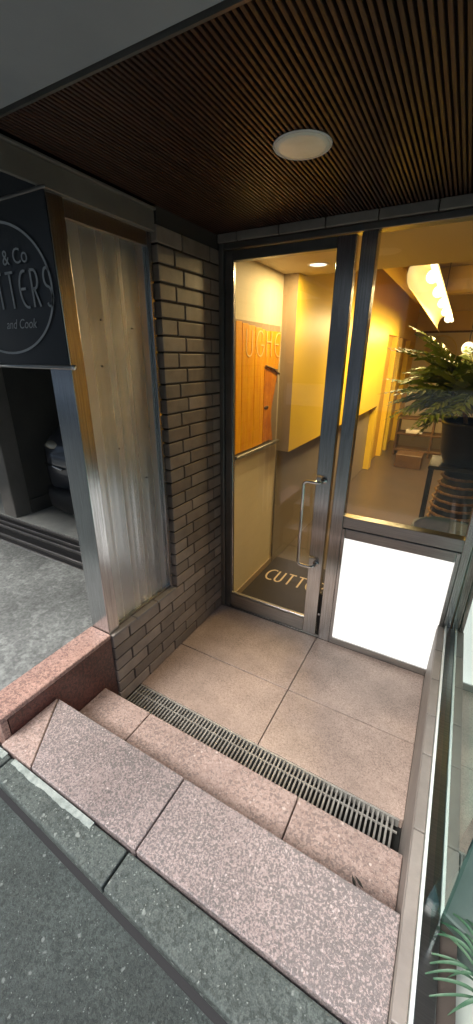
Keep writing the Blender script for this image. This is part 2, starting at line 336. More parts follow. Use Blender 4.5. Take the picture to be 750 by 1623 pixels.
# building across the street (it shows in the steel, the glass and the banner)
ob = thing('street_building', 'pale grey building across the street, mirrored in steel and glass', 'building', (0, -7.5, 0.288))
bx('wall', 'opp_wall', ob, -30, 30, -9, -7.0, 3.6, 9.5)
bx('ground_floor', 'opp_low', ob, -30, 30, -9, -7.05, 0.289, 3.4); bx('cornice', 'opp_wall', ob, -30, 30, -9, -6.85, 3.4, 3.6)
wsrc = None; dsrc = None
for i in range(20):
    x = -28.5+i*3.0
    for z in (4.4, 7.0):
        if wsrc is None: wsrc = bx('window', 'opp_glass', ob, x, x+1.6, -7.0, -6.97, z, z+1.5); fsrc = bx('sill', 'opp_low', wsrc, x-.05, x+1.65, -6.999, -6.9, z-.1, z-.002)
        else:
            o = dup(wsrc, (x+.8, -6.985, z+.75), ob); f = fsrc.copy(); f.parent = o; col.objects.link(f)
    if dsrc is None: dsrc = bx('shop_window', 'opp_glass', ob, x, x+2.1, -7.049, -7.02, 0.9, 3.0)
    else: dup(dsrc, (x+1.05, -7.0345, 1.95), ob)

MB().prism([(-4.6, ke(-4.6)-.016), (4.2, ke(4.2)-.016), (4.2, ke(4.2)-.0005), (-4.6, ke(-4.6)-.0005)], 0.2, 0.2895).build('kerb_shadow_strip', 'black', kerb)  # black strip that paints the shadow under the kerb lip
# steps going down from the street: each a course of granite slabs
xl, xr = -1.178, 0.117
st = thing('granite_step', 'upper granite step beside the kerb, strongly mottled pink and dark grey', 'step', (-0.53, 0.5, 0), 'granite steps down to the door')
MB().prism([(xl, 0.412), (-1.012, 0.412), (-1.172, 0.637), (xl, 0.637)], 0.02, ZT).build('slab', 'mid_granite', st, 0.003)
MB().prism([(-1.008, 0.412), (-0.5475, 0.412), (-0.5475, 0.640), (-1.168, 0.640)], 0.02, ZT+.001).build('slab', 'top_granite', st, 0.004, 2)
bx('slab', 'top_granite', st, -0.5435, xr, 0.412, 0.640, 0.02, ZT, 0.004, 2)
st = thing('granite_step', 'lower granite step above the drain grating, pale pink with fine speckles', 'step', (-0.53, 0.75, 0), 'granite steps down to the door')
for a, b in ((xl, -0.9075), (-0.9035, -0.2285), (-0.2245, xr)): bx('slab', 'mid_granite', st, a, b, 0.642, 0.866, 0.01, ZM, 0.004, 2)
# landing
landing = structure('entrance_floor', (-0.5, 1.5, 0))
for a, b in ((xl, -0.4920), (-0.4875, xr)):
    for c, d in ((1.083, 1.427), (1.433, FY-.002)): bx('floor_tile', 'landing', landing, a, b, c, d, -0.05, 0.0 if (a < -1) else 0.0006, 0.0012)
bx('subfloor', 'drain', landing, xl, xr, 0.87, FY, -0.14, -0.052)
# grating
gr = thing('drain_grating', 'steel bar grating in the floor at the foot of the steps', 'grating', (-0.53, 0.97, 0))
bx('frame', 'galv', gr, xl+.004, 0.104, 1.074, 1.081, -0.04, -0.001); bx('frame', 'galv', gr, xl+.004, 0.104, 0.872, 0.879, -0.04, -0.001)
bx('cross_rod', 'galv', gr, xl+.006, 0.102, 1.030, 1.035, -0.012, -0.0035); bx('cross_rod', 'galv', gr, xl+.006, 0.102, 0.925, 0.930, -0.012, -0.0035)
src = None; x = xl+0.012
while x < 0.100:
    if src is None: src = bx('bar', 'galv', gr, x-.0036, x+.0036, 0.880, 1.073, -0.026, -0.002, 0.0006)
    else: dup(src, (x, 0.9765, -0.014), gr)
    x += 0.0176
bx('sludge', 'drain', gr, xl, 0.114, 0.87, 1.082, -0.13, -0.12)
# dead leaf
mb = MB()
for q, a in (((0.000, 0.722), 2.2), ((0.014, 0.728), 2.6)):
    d = Vector((math.cos(a), math.sin(a), 0)); n = Vector((-d.y, d.x, 0)); c = Vector((q[0], q[1], ZM+.003))
    mb.add([c-d*.018, c-d*.004+n*.006+Vector((0, 0, .004)), c+d*.018+Vector((0, 0, .003)), c-n*.005, c+Vector((0, 0, -.002))], [(0, 4, 1), (1, 4, 2), (2, 4, 3), (3, 4, 0)])
tag(mb.build('dead_leaf', 'dry_leaf'), 'small dark dead leaf lying on the lower granite step', 'leaf')

# ------------------------------------------------------------------ parapet left of the steps
pa = thing('granite_parapet', 'low red granite parapet with salmon cap left of the steps', 'parapet', (-1.24, 0.67, 0))
bx('cap', 'cap_granite', pa, -1.302, -1.176, 0.425, 0.936, 0.402, 0.424, 0.003)
bx('facing', 'red_granite', pa, -1.20, -1.181, 0.455, 0.936, 0.0, 0.3985, 0.001)
bx('end_block', 'cap_granite', pa, -1.300, -1.180, 0.428, 0.452, 0.14, 0.3985, 0.002)
bx('core', 'mortar', pa, -1.298, -1.202, 0.4535, 0.934, 0.0, 0.3985)

# ------------------------------------------------------------------ apron and garage floor
apron = bx('forecourt', 'apron', None, -60, -1.303, 0.406, 1.36, 0.0, 0.322); apron['kind'] = 'structure'
gf = bx('garage_floor', 'garage_floor', None, -9, -1.42, 1.655, 12, 0.0, 0.326); gf['kind'] = 'structure'
tr = thing('shutter_track', 'black grooved metal threshold track across the garage opening', 'track', (-3, 1.5, 0.3))
bx('base', 'black', tr, -9, -1.30, 1.36, 1.655, 0.0, 0.300)
for a, b in ((1.362, 1.376), (1.425, 1.437), (1.52, 1.532), (1.575, 1.583), (1.64, 1.653)): bx('rail', 'dark_steel', tr, -9, -1.30, a, b, 0.300, 0.3215, 0.002)

# ------------------------------------------------------------------ brick wall on the left
bw = thing('brick_wall', 'taupe brick pier and low wall between steel screen and glass door', 'wall', (-1.25, 1.4, 0))
BX = -1.172                                   # face of the bricks
bx('mortar_core', 'mortar', bw, -1.40, BX-.006, 1.43, 1.93, 0.40, 2.142)
bx('mortar_core', 'mortar', bw, -1.292, BX-.006, 0.948, 1.93, -0.04, 0.396)
bm_ = {}
def brick(y0, y1, z0, x1=BX, dx=0.05, h=0.0585, back=None):
    key = (round(y1-y0, 3), round(dx, 3), round(h, 3))
    jx = random.uniform(-.0008, .0008)
    c = (x1-dx/2+jx, (y0+y1)/2, z0+h/2)
    if key not in bm_:
        bm_[key] = MB().box(c[0]-dx/2, c[0]+dx/2, y0, y1, c[2]-h/2, c[2]+h/2).build('brick', 'brick', bw, 0.0035, 2)
    else: dup(bm_[key], c, bw)
PITCH = 0.0672
for r in range(0, 32):
    z = 0.004+r*PITCH
    if z+0.0585 > 2.145: break
    y0 = 1.42 if z > 0.40 else 0.942
    L = 0.208; J = 0.009
    off = 0.5 if r % 2 else 0.0
    y = y0; first = True
    while y < 1.925:
        l = (0.105 if off else 0.165) if first else L
        if first and z < 0.4: l = 0.10 if off else 0.205
        y1 = min(y+l, 1.925)
        if y1-y > 0.02: brick(y, y1, z, dx=(0.075 if first else 0.05))
        y = y1+J; first = False
# rounded coping on the low wall under the screen
y = 0.942
for L in (0.155,)*3+(0.005,):
    if L > .01: bx('coping_tile', 'coping', bw, -1.290, -1.168, y, y+L-.004, 0.4005, 0.415, 0.003, 2)
    y += L

# ------------------------------------------------------------------ steel screen
sc = thing('steel_screen', 'stainless steel screen of perforated sheet in a frame on the low brick wall', 'screen', (-1.24, 1.18, 0.41))
bx('post', 'steel', sc, -1.297, -1.186, 0.938, 0.9995, 0.4165, 2.05, 0.003, 2)
bx('stile', 'steel', sc, -1.226, -1.194, 1.388, 1.414, 0.4165, 2.05, 0.002)
bx('rail', 'steel_x', sc, -1.226, -1.199, 1.000, 1.3875, 0.4165, 0.427, 0.001)
bx('rail', 'steel_x', sc, -1.226, -1.196, 1.000, 1.3875, 2.0, 2.05, 0.001)
bx('gasket', 'black', sc, -1.25, -1.205, 1.4145, 1.4195, 0.4165, 2.05)
# sheet with shallow vertical folds
mb = MB(); ys = [1.000+0.3875*i/48 for i in range(49)]
def fx(y): return -1.212+0.0005*math.tanh(6*math.sin(2*math.pi*(y-1.0)/0.097))
vs = [(fx(y), y, z) for z in (0.4275, 1.9995) for y in ys]; n = len(ys)
mb.add(vs, [(i, i+1, n+i+1, n+i) for i in range(n-1)])
mb.add([(-1.222, a[1], a[2]) for a in vs], [(i, i+1, n+i+1, n+i) for i in range(n-1)])
mb.build('perforated_sheet', 'perforated', sc)
for y, z in ((1.12, 1.72), (1.28, 1.70), (1.14, 1.235), (1.29, 1.07), (1.33, 1.30), (1.10, 1.56)):
    MB().disc((-1.2155, y, z), (1, 0, 0), 0.0032, 0.0075, 12).build('screw', 'black', sc)
bt = thing('steel_beam', 'dull steel edge beam along the ceiling above screen and banner', 'beam', (-1.24, 0.5, 2.05))
bx('web', 'beam', bt, -1.190, -1.178, -0.6, 1.4185, 2.052, 2.120, 0.003, 2)
bx('flange', 'beam', bt, -1.30, -1.166, -0.6, 1.4185, 2.1205, 2.128, 0.001)
bx('head_plate', 'beam', bt, -1.30, -1.1905, 0.938, 1.4185, 2.0505, 2.060, 0.001)

# ------------------------------------------------------------------ stroke lettering
def arc(cx, cy, rx, ry, a0, a1, n=14): return [(cx+rx*math.cos(R(a0+(a1-a0)*i/n)), cy+ry*math.sin(R(a0+(a1-a0)*i/n))) for i in range(n+1)]
GLY = {  # unit box: width about 0.6, height 1, narrow deco capitals
 'C': [arc(0.42, 0.5, 0.36, 0.5, 62, 298)],
 'U': [[(0.04, 1), (0.04, 0.28)]+arc(0.25, 0.25, 0.21, 0.25, 180, 360)+[(0.46, 1)]],
 'T': [[(0.0, 1), (0.5, 1)], [(0.25, 1), (0.25, 0)]],
 'E': [arc(0.44, 0.5, 0.38, 0.5, 75, 285), [(0.06, 0.52), (0.44, 0.52)]],
 'R': [[(0.08, 0), (0.08, 1)], [(0.08, 1), (0.26, 1)]+arc(0.26, 0.75, 0.19, 0.25, 90, -90)+[(0.08, 0.5)], [(0.2, 0.5), (0.46, 0)]],
 'S': [arc(0.25, 0.76, 0.19, 0.24, 40, 250)+arc(0.25, 0.25, 0.19, 0.26, 75, -140)],
 'G': [arc(0.32, 0.5, 0.3, 0.5, 50, 340)+[(0.6, 0.45), (0.36, 0.45)]],
 'H': [[(0.06, 0), (0.06, 1)], [(0.46, 0), (0.46, 1)], [(0.06, 0.6), (0.46, 0.6)]],
}
def ribbon(mb, pts, w, P, h):
    """flat stroke with thickness; P maps plane (u, v, height) to the world"""
    pts = [Vector(p) for p in pts]; n = len(pts); L = []; Rr = []
    for i, p in enumerate(pts):
        d = (pts[min(i+1, n-1)]-pts[max(i-1, 0)]).normalized(); q = Vector((-d.y, d.x))*w/2
        L.append(p+q); Rr.append(p-q)
    vs = [P(a.x, a.y, h) for a in L]+[P(a.x, a.y, h) for a in Rr]+[P(a.x, a.y, 0) for a in L]+[P(a.x, a.y, 0) for a in Rr]
    fs = []
    for i in range(n-1):
        fs += [(i, i+1, n+i+1, n+i), (i, 2*n+i, 2*n+i+1, i+1), (n+i, n+i+1, 3*n+i+1, 3*n+i)]
    fs += [(0, n, 3*n, 2*n), (n-1, 3*n-1, 4*n-1, 2*n-1)]
    mb.add(vs, fs)
def word(txt, us, v0, w, h, stroke, P, m, parent, th=0.0008, name='letter'):
    for ch, u in zip(txt, us):
        mb = MB()
        for s in GLY[ch]: ribbon(mb, [(u+a*w, v0+b*h) for a, b in s], stroke, P, th)
        mb.build(name, m, parent)

# ------------------------------------------------------------------ banner
BY = 0.915
bn = thing('hanging_banner', 'black vinyl shop banner with round emblem hanging beside the steel post', 'banner', (-1.45, BY, 1.56))
mb = MB(); xs = [-1.76+0.598*i/30 for i in range(31)]; zs = [1.566+0.484*i/16 for i in range(17)]
for s_, yo in ((0, 0), (1, 0.0015)):
    mb.add([(x, BY+yo+0.003*math.sin((x+0.3*z)*9)*(2.05-z)/0.5, z) for z in zs for x in xs], [(j*31+i, j*31+i+1, (j+1)*31+i+1, (j+1)*31+i) for j in range(16) for i in range(30)], True)
mb.box(-1.76, -1.197, BY, BY+.0015, 2.0501, 2.1195)
mb.build('fabric', 'banner', bn)
MB().tube([(-1.775, BY, 1.560), (-1.140, BY, 1.560)], 0.007, 14).build('bottom_rod', 'steel_x', bn)
MB().tube([(-1.141, BY, 1.560), (-1.134, BY, 1.560)], 0.0085, 14).build('rod_cap', 'chrome', bn)
MB().tube([(-1.775, BY, 2.047), (-1.155, BY, 2.047)], 0.005, 10).build('top_rod', 'dark_steel', bn)
PB = lambda u, v, h: (u, BY-0.0045-h, v)
mb = MB(); ribbon(mb, arc(-1.455, 1.80, 0.272, 0.196, 0, 360, 72), 0.0075, PB, 0.0008); mb.build('emblem_ring', 'sign_letter', bn)
word('CUTTERS', [-1.628, -1.550, -1.477, -1.412, -1.350, -1.287, -1.222], 1.745, 0.082, 0.105, 0.0075, PB, 'sign_letter', bn)
def font_mesh(txt, size, P, m, parent, name='lettering', shear=0.0):
    cu = bpy.data.curves.new(name, 'FONT'); cu.body = txt; cu.size = size; cu.align_x = 'CENTER'; cu.resolution_u = 4; cu.shear = shear
    t = bpy.data.objects.new(name, cu); col.objects.link(t)
    me = bpy.data.meshes.new_from_object(t.evaluated_get(bpy.context.evaluated_depsgraph_get()))
    bpy.data.objects.remove(t)
    mb = MB(); mb.add([P(v.co.x, v.co.y, 0.0006) for v in me.vertices], [tuple(p.vertices) for p in me.polygons]); bpy.data.meshes.remove(me)
    return mb.build(name, m, parent)
font_mesh('& Co', 0.062, lambda u, v, h: (-1.345+u, BY-0.005-h, 1.872+v), 'sign_letter', bn)
font_mesh('and Cook', 0.042, lambda u, v, h: (-1.375+u, BY-0.005-h, 1.683+v), 'sign_letter', bn, shear=0.35)

# ------------------------------------------------------------------ slatted ceiling
ZC = 2.140
ce = thing('slatted_ceiling', 'dark brown slatted metal ceiling over the entrance', 'ceiling', (-0.3, 1.3, ZC))
bx('backing', 'void', ce, -1.31, 1.60, 0.79, 1.925, ZC+.016, ZC+.05)
bx('edge_trim', 'dark_steel', ce, -1.31, 1.60, 0.782, 0.789, ZC-.001, ZC+.05)
src = None; x = -1.17
while x < 1.59:
    if src is None: src = bx('slat', 'slat', ce, x-.0042, x+.0042, 0.790, 1.885, ZC, ZC+.0155, 0.0012)
    else: dup(src, (x, 1.3375, ZC+.00775), ce)
    x += 0.0145
dl = thing('ceiling_light', 'round frosted ceiling light in the slatted ceiling, switched off', 'ceiling light', (-0.515, 1.268, ZC))
MB().lathe((-0.515, 1.268, ZC), [(0.0, -0.006), (0.060, -0.0058), (0.0755, -0.004), (0.0765, -0.0005)], 48).build('diffuser', 'frosted', dl)
MB().lathe((-0.515, 1.268, ZC), [(0.0768, -0.0005), (0.0768, -0.0045), (0.0795, -0.004), (0.0815, -0.0008)], 48).build('rim', 'white', dl)
# soffit and body of the building above
so = structure('building_above', (0, 3, 2.3))
bx('soffit_band', 'soffit', so, -1.165, 9, 0.18, 0.781, 2.142, 2.9, 0.01)
bx('soffit_band', 'soffit', so, -9, -1.31, 0.18, 0.90, 2.142, 2.9, 0.01)
bx('upper_facade', 'facade', so, -9, 9, 0.20, 12, 2.91, 12)
bx('floor_slab', 'facade', so, -9, -1.32, 0.905, 12, 2.60, 2.90)

# tile course over the door
fa = thing('tile_course', 'row of grey brown wall tiles between shop front and slatted ceiling', 'tile trim', (-0.5, 1.87, 2.11))
bx('backing', 'mortar', fa, -1.171, 1.6, 1.876, 1.93, 2.104, 2.139)
x = -1.171+.004; first = True
while x < 1.6:
    L = 0.108 if first else 0.214
    bx('tile', 'coping', fa, x, min(x+L-.005, 1.6), 1.862, 1.8765, 2.1035, 2.1395, 0.003, 2); x += L; first = False

# ------------------------------------------------------------------ shop front
sf = thing('shop_front_frame', 'grey metal frame of the entrance holding door, fixed window and light panel', 'frame', (-0.5, FY, 0))
bx('jamb', 'dark_steel', sf, -1.171, -1.146, FY-.012, FY+.06, 0.0, 2.103, 0.002)
bx('head', 'dark_steel', sf, -1.145, 1.6, FY-.004, FY+.06, 2.078, 2.1025, 0.002)
bx('mullion', 'steel', sf, -0.481, -0.416, FY-.004, FY+.055, 0.002, 2.077, 0.003, 2)
bx('strip_glass', 'glass_door', sf, -0.5015, -0.4815, FY+.028, FY+.032, 0.30, 2.077)
bx('strip_infill', 'black', sf, -0.5015, -0.4815, FY+.020, FY+.034, 0.0, 0.299)
bx('transom', 'steel_x', sf, -0.4155, 0.142, FY-.002, FY+.055, 0.760, 0.824, 0.003, 2)
bx('corner_post', 'steel', sf, 0.1425, 0.1775, FY-.003, FY+.06, 0.002, 2.077, 0.003, 2)
bx('sill', 'steel_x', sf, -0.4155, 0.142, FY-.001, FY+.055, 0.0, 0.020, 0.002)
bx('sill', 'dark_steel', sf, -1.1455, -0.4815, FY+.002, FY+.055, -0.02, 0.006, 0.001)
bx('window_glass', 'glass_door', sf, -0.4155, 0.142, FY+.026, FY+.032, 0.8245, 2.0775)
# light panel
lp = thing('light_panel', 'blank lit white panel in a metal frame at the foot of the window', 'light panel', (-0.14, FY, 0.03))
for a in ((-0.4150, -0.397), (0.124, 0.1418)): bx('frame_side', 'steel', lp, a[0], a[1], FY-.008, FY+.05, 0.0205, 0.7595, 0.002)
bx('frame_rail', 'steel_x', lp, -0.3965, 0.1235, FY-.008, FY+.05, 0.704, 0.7595, 0.003, 2); bx('frame_rail', 'steel_x', lp, -0.3965, 0.1235, FY-.008, FY+.05, 0.0205, 0.046, 0.003, 2)
bx('acrylic_face', 'lightbox', lp, -0.3965, 0.1235, FY+.001, FY+.012, 0.0462, 0.7038)
bx('back_box', 'white', lp, -0.3965, 0.1235, FY+.0125, FY+.09, 0.03, 0.74)

# door
dr = thing('glass_door', 'closed glass door with metal stiles and offset pull handle', 'door', (-0.82, FY, 0))
bx('hinge_stile', 'dark_steel', dr, -1.1435, -1.103, FY+.004, FY+.045, 0.010, 2.074, 0.003, 2)
bx('lock_stile', 'steel', dr, -0.584, -0.5035, FY+.002, FY+.045, 0.010, 2.074, 0.003, 2)
bx('top_rail', 'dark_steel', dr, -1.1025, -0.5845, FY+.004, FY+.045, 2.030, 2.074, 0.002)
bx('bottom_rail', 'steel_x', dr, -1.1025, -0.5845, FY+.004, FY+.045, 0.010, 0.105, 0.003, 2)
bx('glazing_bead', 'steel_x', dr, -1.1020, -0.5850, FY+.008, FY+.020, 0.1055, 0.116, 0.002)
bx('glazing_bead', 'steel', dr, -1.1025, -1.094, FY+.006, FY+.020, 0.1165, 2.0295, 0.002)
bx('glass_pane', 'glass_door', dr, -1.1020, -0.5850, FY+.022, FY+.029, 0.1055, 2.0295)
def rounded(pts, r=0.022, n=6):
    out = [Vector(pts[0])]
    for i in range(1, len(pts)-1):
        p = Vector(pts[i]); a = (Vector(pts[i-1])-p).normalized()*r+p; b = (Vector(pts[i+1])-p).normalized()*r+p
        for k in range(n+1):
            t = k/n; out.append(a*(1-t)**2+p*2*t*(1-t)+b*t*t)
    return out+[Vector(pts[-1])]
hz0, hz1 = 0.505, 1.000; hy = FY-.055
MB().tube(rounded([(-0.540, FY+.004, hz1), (-0.545, hy, hz1), (-0.630, hy, hz1), (-0.630, hy, hz0), (-0.545, hy, hz0), (-0.540, FY+.004, hz0)], 0.024), 0.0085, 14).build('handle', 'chrome', dr)
for z in (hz0, hz1): MB().disc((-0.540, FY+.003, z), (0, -1, 0), 0.017, 0.008, 24).build('handle_rose', 'chrome', dr)
MB().disc((-0.4915, FY+.018, 0.17), (0, -1, 0), 0.008, 0.02, 16).build('bolt_keeper', 'chrome', dr)

# ------------------------------------------------------------------ right hand wall with glass above
rw = thing('low_wall', 'low wall with grey coping tiles under the side glass right of the steps', 'wall', (0.16, 1.2, 0))
bx('face', 'coping', rw, 0.1185, 0.145, -0.1, FY-.004, -0.05, 0.322, 0.002)
y = -0.2+.03
for L in (0.36, 0.26, 0.40, 0.26, 0.18, 0.20, 0.20, 0.205): bx('coping_tile', 'coping', rw, 0.1205, 0.1505, y, y+L-.004, 0.3225, 0.3400, 0.003, 2); y += L
bx('core', 'mortar', rw, 0.1455, 0.24, -0.17, FY-.004, -0.05, 0.322)
sw = thing('side_window', 'tall side glass standing in a pale trimmed metal channel on the low wall', 'window', (0.18, 1.2, 0.34))
bx('trim_strip', 'white_trim', sw, 0.1520, 0.1600, 0.36, FY-.005, 0.3225, 0.352, 0.001)
bx('channel', 'steel_x', sw, 0.1605, 0.2000, 0.40, FY-.005, 0.3225, 0.3440, 0.001)
bx('pane', 'glass_side', sw, 0.1790, 0.1850, 0.60, FY-.005, 0.3445, 2.105)
dp = thing('display_floor', 'grey green display platform behind the side glass', 'platform', (0.7, 1.2, 0.2))
bx('top', 'display', dp, 0.2405, 2.2, 0.42, FY-.005, 0.20, 0.25)
bx('base', 'mortar', dp, 0.2405, 2.2, 0.45, FY-.005, 0.0, 0.199)
bx('back_panel', 'white', dp, 0.25, 2.2, FY-.004, FY+.03, 0.2505, 2.0775)

# ------------------------------------------------------------------ inside the shop
fi = bx('shop_floor', 'floor_in', None, -1.6, 3.0, FY+.056, 10.5, -0.2, -0.004); fi['kind'] = 'structure'
iw = thing('shop_interior_wall', 'yellow and cream shop wall seen left through the door, brown below', 'wall', (-1.1, 4, 0))
bx('cream_wall', 'cream', iw, -1.29, -1.130, FY+.061, 2.60, 0.0, 2.35)
bx('wainscot', 'wainscot', iw, -1.29, -1.118, 2.6005, 9.3, 0.0, 0.949)
bx('upper_wall', 'yellow', iw, -1.29, -1.030, 2.6035, 5.95, 0.950, 2.85)
bx('upper_wall_end', 'taupe', iw, -1.1295, -1.031, 2.600, 2.603, 0.951, 2.35)
bx('skirting', 'taupe', iw, -1.1295, -1.122, FY+.062, 2.5995, 0.0, 0.05)
bx('far_part', 'yellow', iw, -1.29, -1.036, 5.9505, 9.3, 1.9, 2.85)
for a, b in ((5.951, 6.12), (6.95, 7.10), (7.45, 7.60), (8.5, 9.3)): bx('pilaster', 'yellow', iw, -1.29, -1.037, a, b, 0.0, 1.899)
bx('door_leaf', 'yellow_dk', iw, -1.29, -1.116, 6.1205, 6.9495, 0.0, 1.899)
bx('door_leaf', 'yellow_dk', iw, -1.29, -1.116, 7.6005, 8.4995, 0.0, 1.899)
ow = thing('shop_rear_wall', 'far orange lit wall of the shop behind the potted palm', 'wall', (0.5, 9.3, 0))
bx('panel', 'cream', ow, -1.29, 3.0, 9.301, 9.4, 0.0, 2.07)
bx('header', 'duct', ow, -1.29, 3.0, 9.10, 9.2, 2.07, 2.42, 0.004); bx('header', 'cream', ow, -1.29, 3.0, 9.05, 9.2, 2.425, 2.9, 0.004)
bx('rail', 'wood', ow, -1.036, 3.0, 9.07, 9.099, 2.05, 2.085)
rwi = bx('shop_right_wall', 'yellow', None, 2.9, 3.05, FY+.061, 9.4, 0.0, 2.9); tag(rwi, 'yellow wall closing the shop on its right side', 'wall')
ci = thing('shop_ceiling', 'tan dropped ceiling just inside the door with higher ceiling beyond', 'ceiling', (0.5, 3, 2.1))
bx('dropped_part', 'ceil_in', ci, -1.129, 3.0, FY+.061, 2.72, 2.085, 2.9)
bx('high_part', 'ceil_in', ci, -1.3, 3.0, 2.721, 9.4, 2.86, 2.95)
# entrance mat
mt = thing('door_mat', 'dark entrance mat with cream shop lettering inside the door', 'mat', (-0.8, 2.35, 0))
bx('pad', 'mat', mt, -1.118, -0.44, 2.035, 2.70, -0.0035, 0.006, 0.002)
PM = lambda u, v, h: (u, v, 0.0063+h)
word('CUTTERS', [-1.075+0.0835*i+(-0.008 if i > 3 else 0) for i in range(7)], 2.335, 0.118, 0.150, 0.0135, PM, 'mat_letter', mt)
ts = thing('threshold', 'ribbed metal threshold strip just behind the door', 'threshold', (-0.8, 1.97, 0))
for i, y in enumerate((1.950, 1.972, 1.996, 2.015)): bx('rib', 'steel_x', ts, -1.128, -0.44, y, y+.014, -0.0038, 0.004+0.003*(i % 2), 0.002)
# framed artwork
ar = thing('wall_artwork', 'orange board artwork with pale letters on the wall inside the door', 'artwork', (-1.13, 2.25, 1.05))
bx('backboard', 'taupe', ar, -1.1295, -1.126, 1.955, 2.575, 1.040, 1.785, 0.001)
yb = [1.962, 2.03, 2.10, 2.19, 2.275, 2.33]
for i, (a, b) in enumerate(zip(yb[:-1], yb[1:])): bx('board', 'orange_board', ar, -1.1255, -1.115+0.001*(i % 2), a, b-.0015, 1.052, 1.775-.006*i, 0.0012)
def rag(y0, pts, name, m, x0=-1.1255, x1=-1.113):
    mb = MB(); n = len(pts); vs = [(x1, y, z) for y, z in pts]+[(x0, y, z) for y, z in pts]
    mb.add(vs, [tuple(range(n)), tuple(range(2*n-1, n-1, -1))]+[(i, (i+1) % n, n+(i+1) % n, n+i) for i in range(n)]); return mb.build(name, m, ar)
rag(0, [(2.331, 1.06), (2.44, 1.06), (2.49, 1.045), (2.47, 1.12), (2.45, 1.2), (2.455, 1.28), (2.49, 1.38), (2.515, 1.46), (2.535, 1.50), (2.45, 1.53), (2.331, 1.525)], 'torn_board', 'rust_board')
rag(0, [(2.331, 1.54), (2.54, 1.52), (2.56, 1.62), (2.565, 1.75), (2.331, 1.745)], 'torn_board', 'orange_board', x1=-1.1165)
MB().tube([(-1.108, 2.335, 1.545), (-1.106, 2.45, 1.525), (-1.108, 2.545, 1.49)], 0.006, 8).build('stick', 'stem', ar)
MB().ball((-1.1125, 2.37, 1.285), 0.004, 0.035, 0.012).build('knot', 'wood', ar)
bx('ledge', 'beam', ar, -1.1255, -1.098, 1.955, 2.58, 1.018, 1.040, 0.002)
PA = lambda u, v, h: (-1.1128+h, u, v)
word('UGHE', [2.07, 2.20, 2.335, 2.455], 1.60, 0.17, 0.14, 0.007, PA, 'art_letter', ar)
# inside downlight
def area(name, loc, size, power, colr, rot=(0, 0, 0), parent=None, sizey=None):
    d = bpy.data.lights.new(name, 'AREA'); d.size = size; d.energy = power; d.color = colr
    if sizey: d.shape = 'RECTANGLE'; d.size_y = sizey
    else: d.shape = 'DISK'
    o = bpy.data.objects.new(name, d); col.objects.link(o); off = Vector((0, 0, 0)); p = parent
    while p: off += p.location; p = p.parent
    o.location = Vector(loc)-off; o.rotation_euler = rot; o.parent = parent; return o
WARM = (1.0, 0.72, 0.33)
idl = thing('downlight', 'small lit round downlight in the ceiling behind the door', 'downlight', (-0.85, 2.43, 2.085))
MB().lathe((-0.85, 2.43, 2.085), [(0.0, -0.0015), (0.048, -0.0015), (0.049, 0.0)], 32).build('lens', 'lampface', idl)
MB().lathe((-0.85, 2.43, 2.085), [(0.050, 0.0), (0.050, -0.004), (0.060, -0.003), (0.062, 0.0)], 32).build('rim', 'white', idl)
area('lamp', (-0.85, 2.43, 2.078), 0.08, 3.0, WARM, parent=idl)
# ceiling lamp with reflector, running away from the door
cl = thing('strip_lamp', 'long lit strip lamp with curved reflector hanging in the shop', 'lamp', (-0.45, 4.6, 2.35))
A = Vector((-0.36, 3.55, 2.25)); B = Vector((-0.33, 6.9, 2.12)); D = (B-A)
mb = MB(); secs = []
for t_ in [i/10 for i in range(11)]:
    c = A+D*t_; secs.append([c+Vector((0.12*math.cos(R(a))-0.055, 0, -0.075+0.13*math.sin(R(a)))) for a in range(60, 241, 20)])
n = len(secs[0]); mb.add([p for s in secs for p in s], [(i*n+k, i*n+k+1, (i+1)*n+k+1, (i+1)*n+k) for i in range(10) for k in range(n-1)], True)
mb.build('reflector', 'reflector', cl)
MB().tube([A+Vector((0, 0, -0.02)), B+Vector((0, 0, -0.02))], 0.022, 10).build('tube', 'bulb', cl)
for t_ in (0.1, 0.3, 0.5, 0.7, 0.9):
    p = A+D*t_; MB().ball((p.x-0.03, p.y, p.z-0.03), 0.05, 0.07, 0.05).build('bulb', 'bulb', cl)
for t_ in (0.2, 0.8):
    p = A+D*t_; MB().tube([p+Vector((-.1, 0, 0.05)), (p.x-.1, p.y, 2.86)], 0.006, 8).build('hanger', 'dark_steel', cl)
area('lamp', (A+D*0.5)+Vector((0.03, 0, -0.06)), 0.15, 24, WARM, parent=cl, sizey=3.2)
area('lamp', (A+D*0.5)+Vector((-0.30, 0, -0.28)), 0.15, 13, WARM, (0, R(40), 0), parent=cl, sizey=3.2)
# ducts
for a, lab in (((-0.84, 2.44), 'cream painted pipe running along the shop ceiling near the yellow wall'), ((-0.64, 2.50), 'second cream pipe on the shop ceiling, next to the lamp')):
    tag(MB().tube([(a[0], 2.75, a[1]), (a[0], 7.2, a[1])], 0.075, 16).build('ceiling_pipe', 'duct'), lab, 'pipe', 'cream pipes under the shop ceiling')
tag(bx('ceiling_girder', 'duct', None, -1.029, 2.9, 7.3, 7.5, 2.50, 2.85), 'cream cross girder under the shop ceiling beyond the pipes', 'girder')
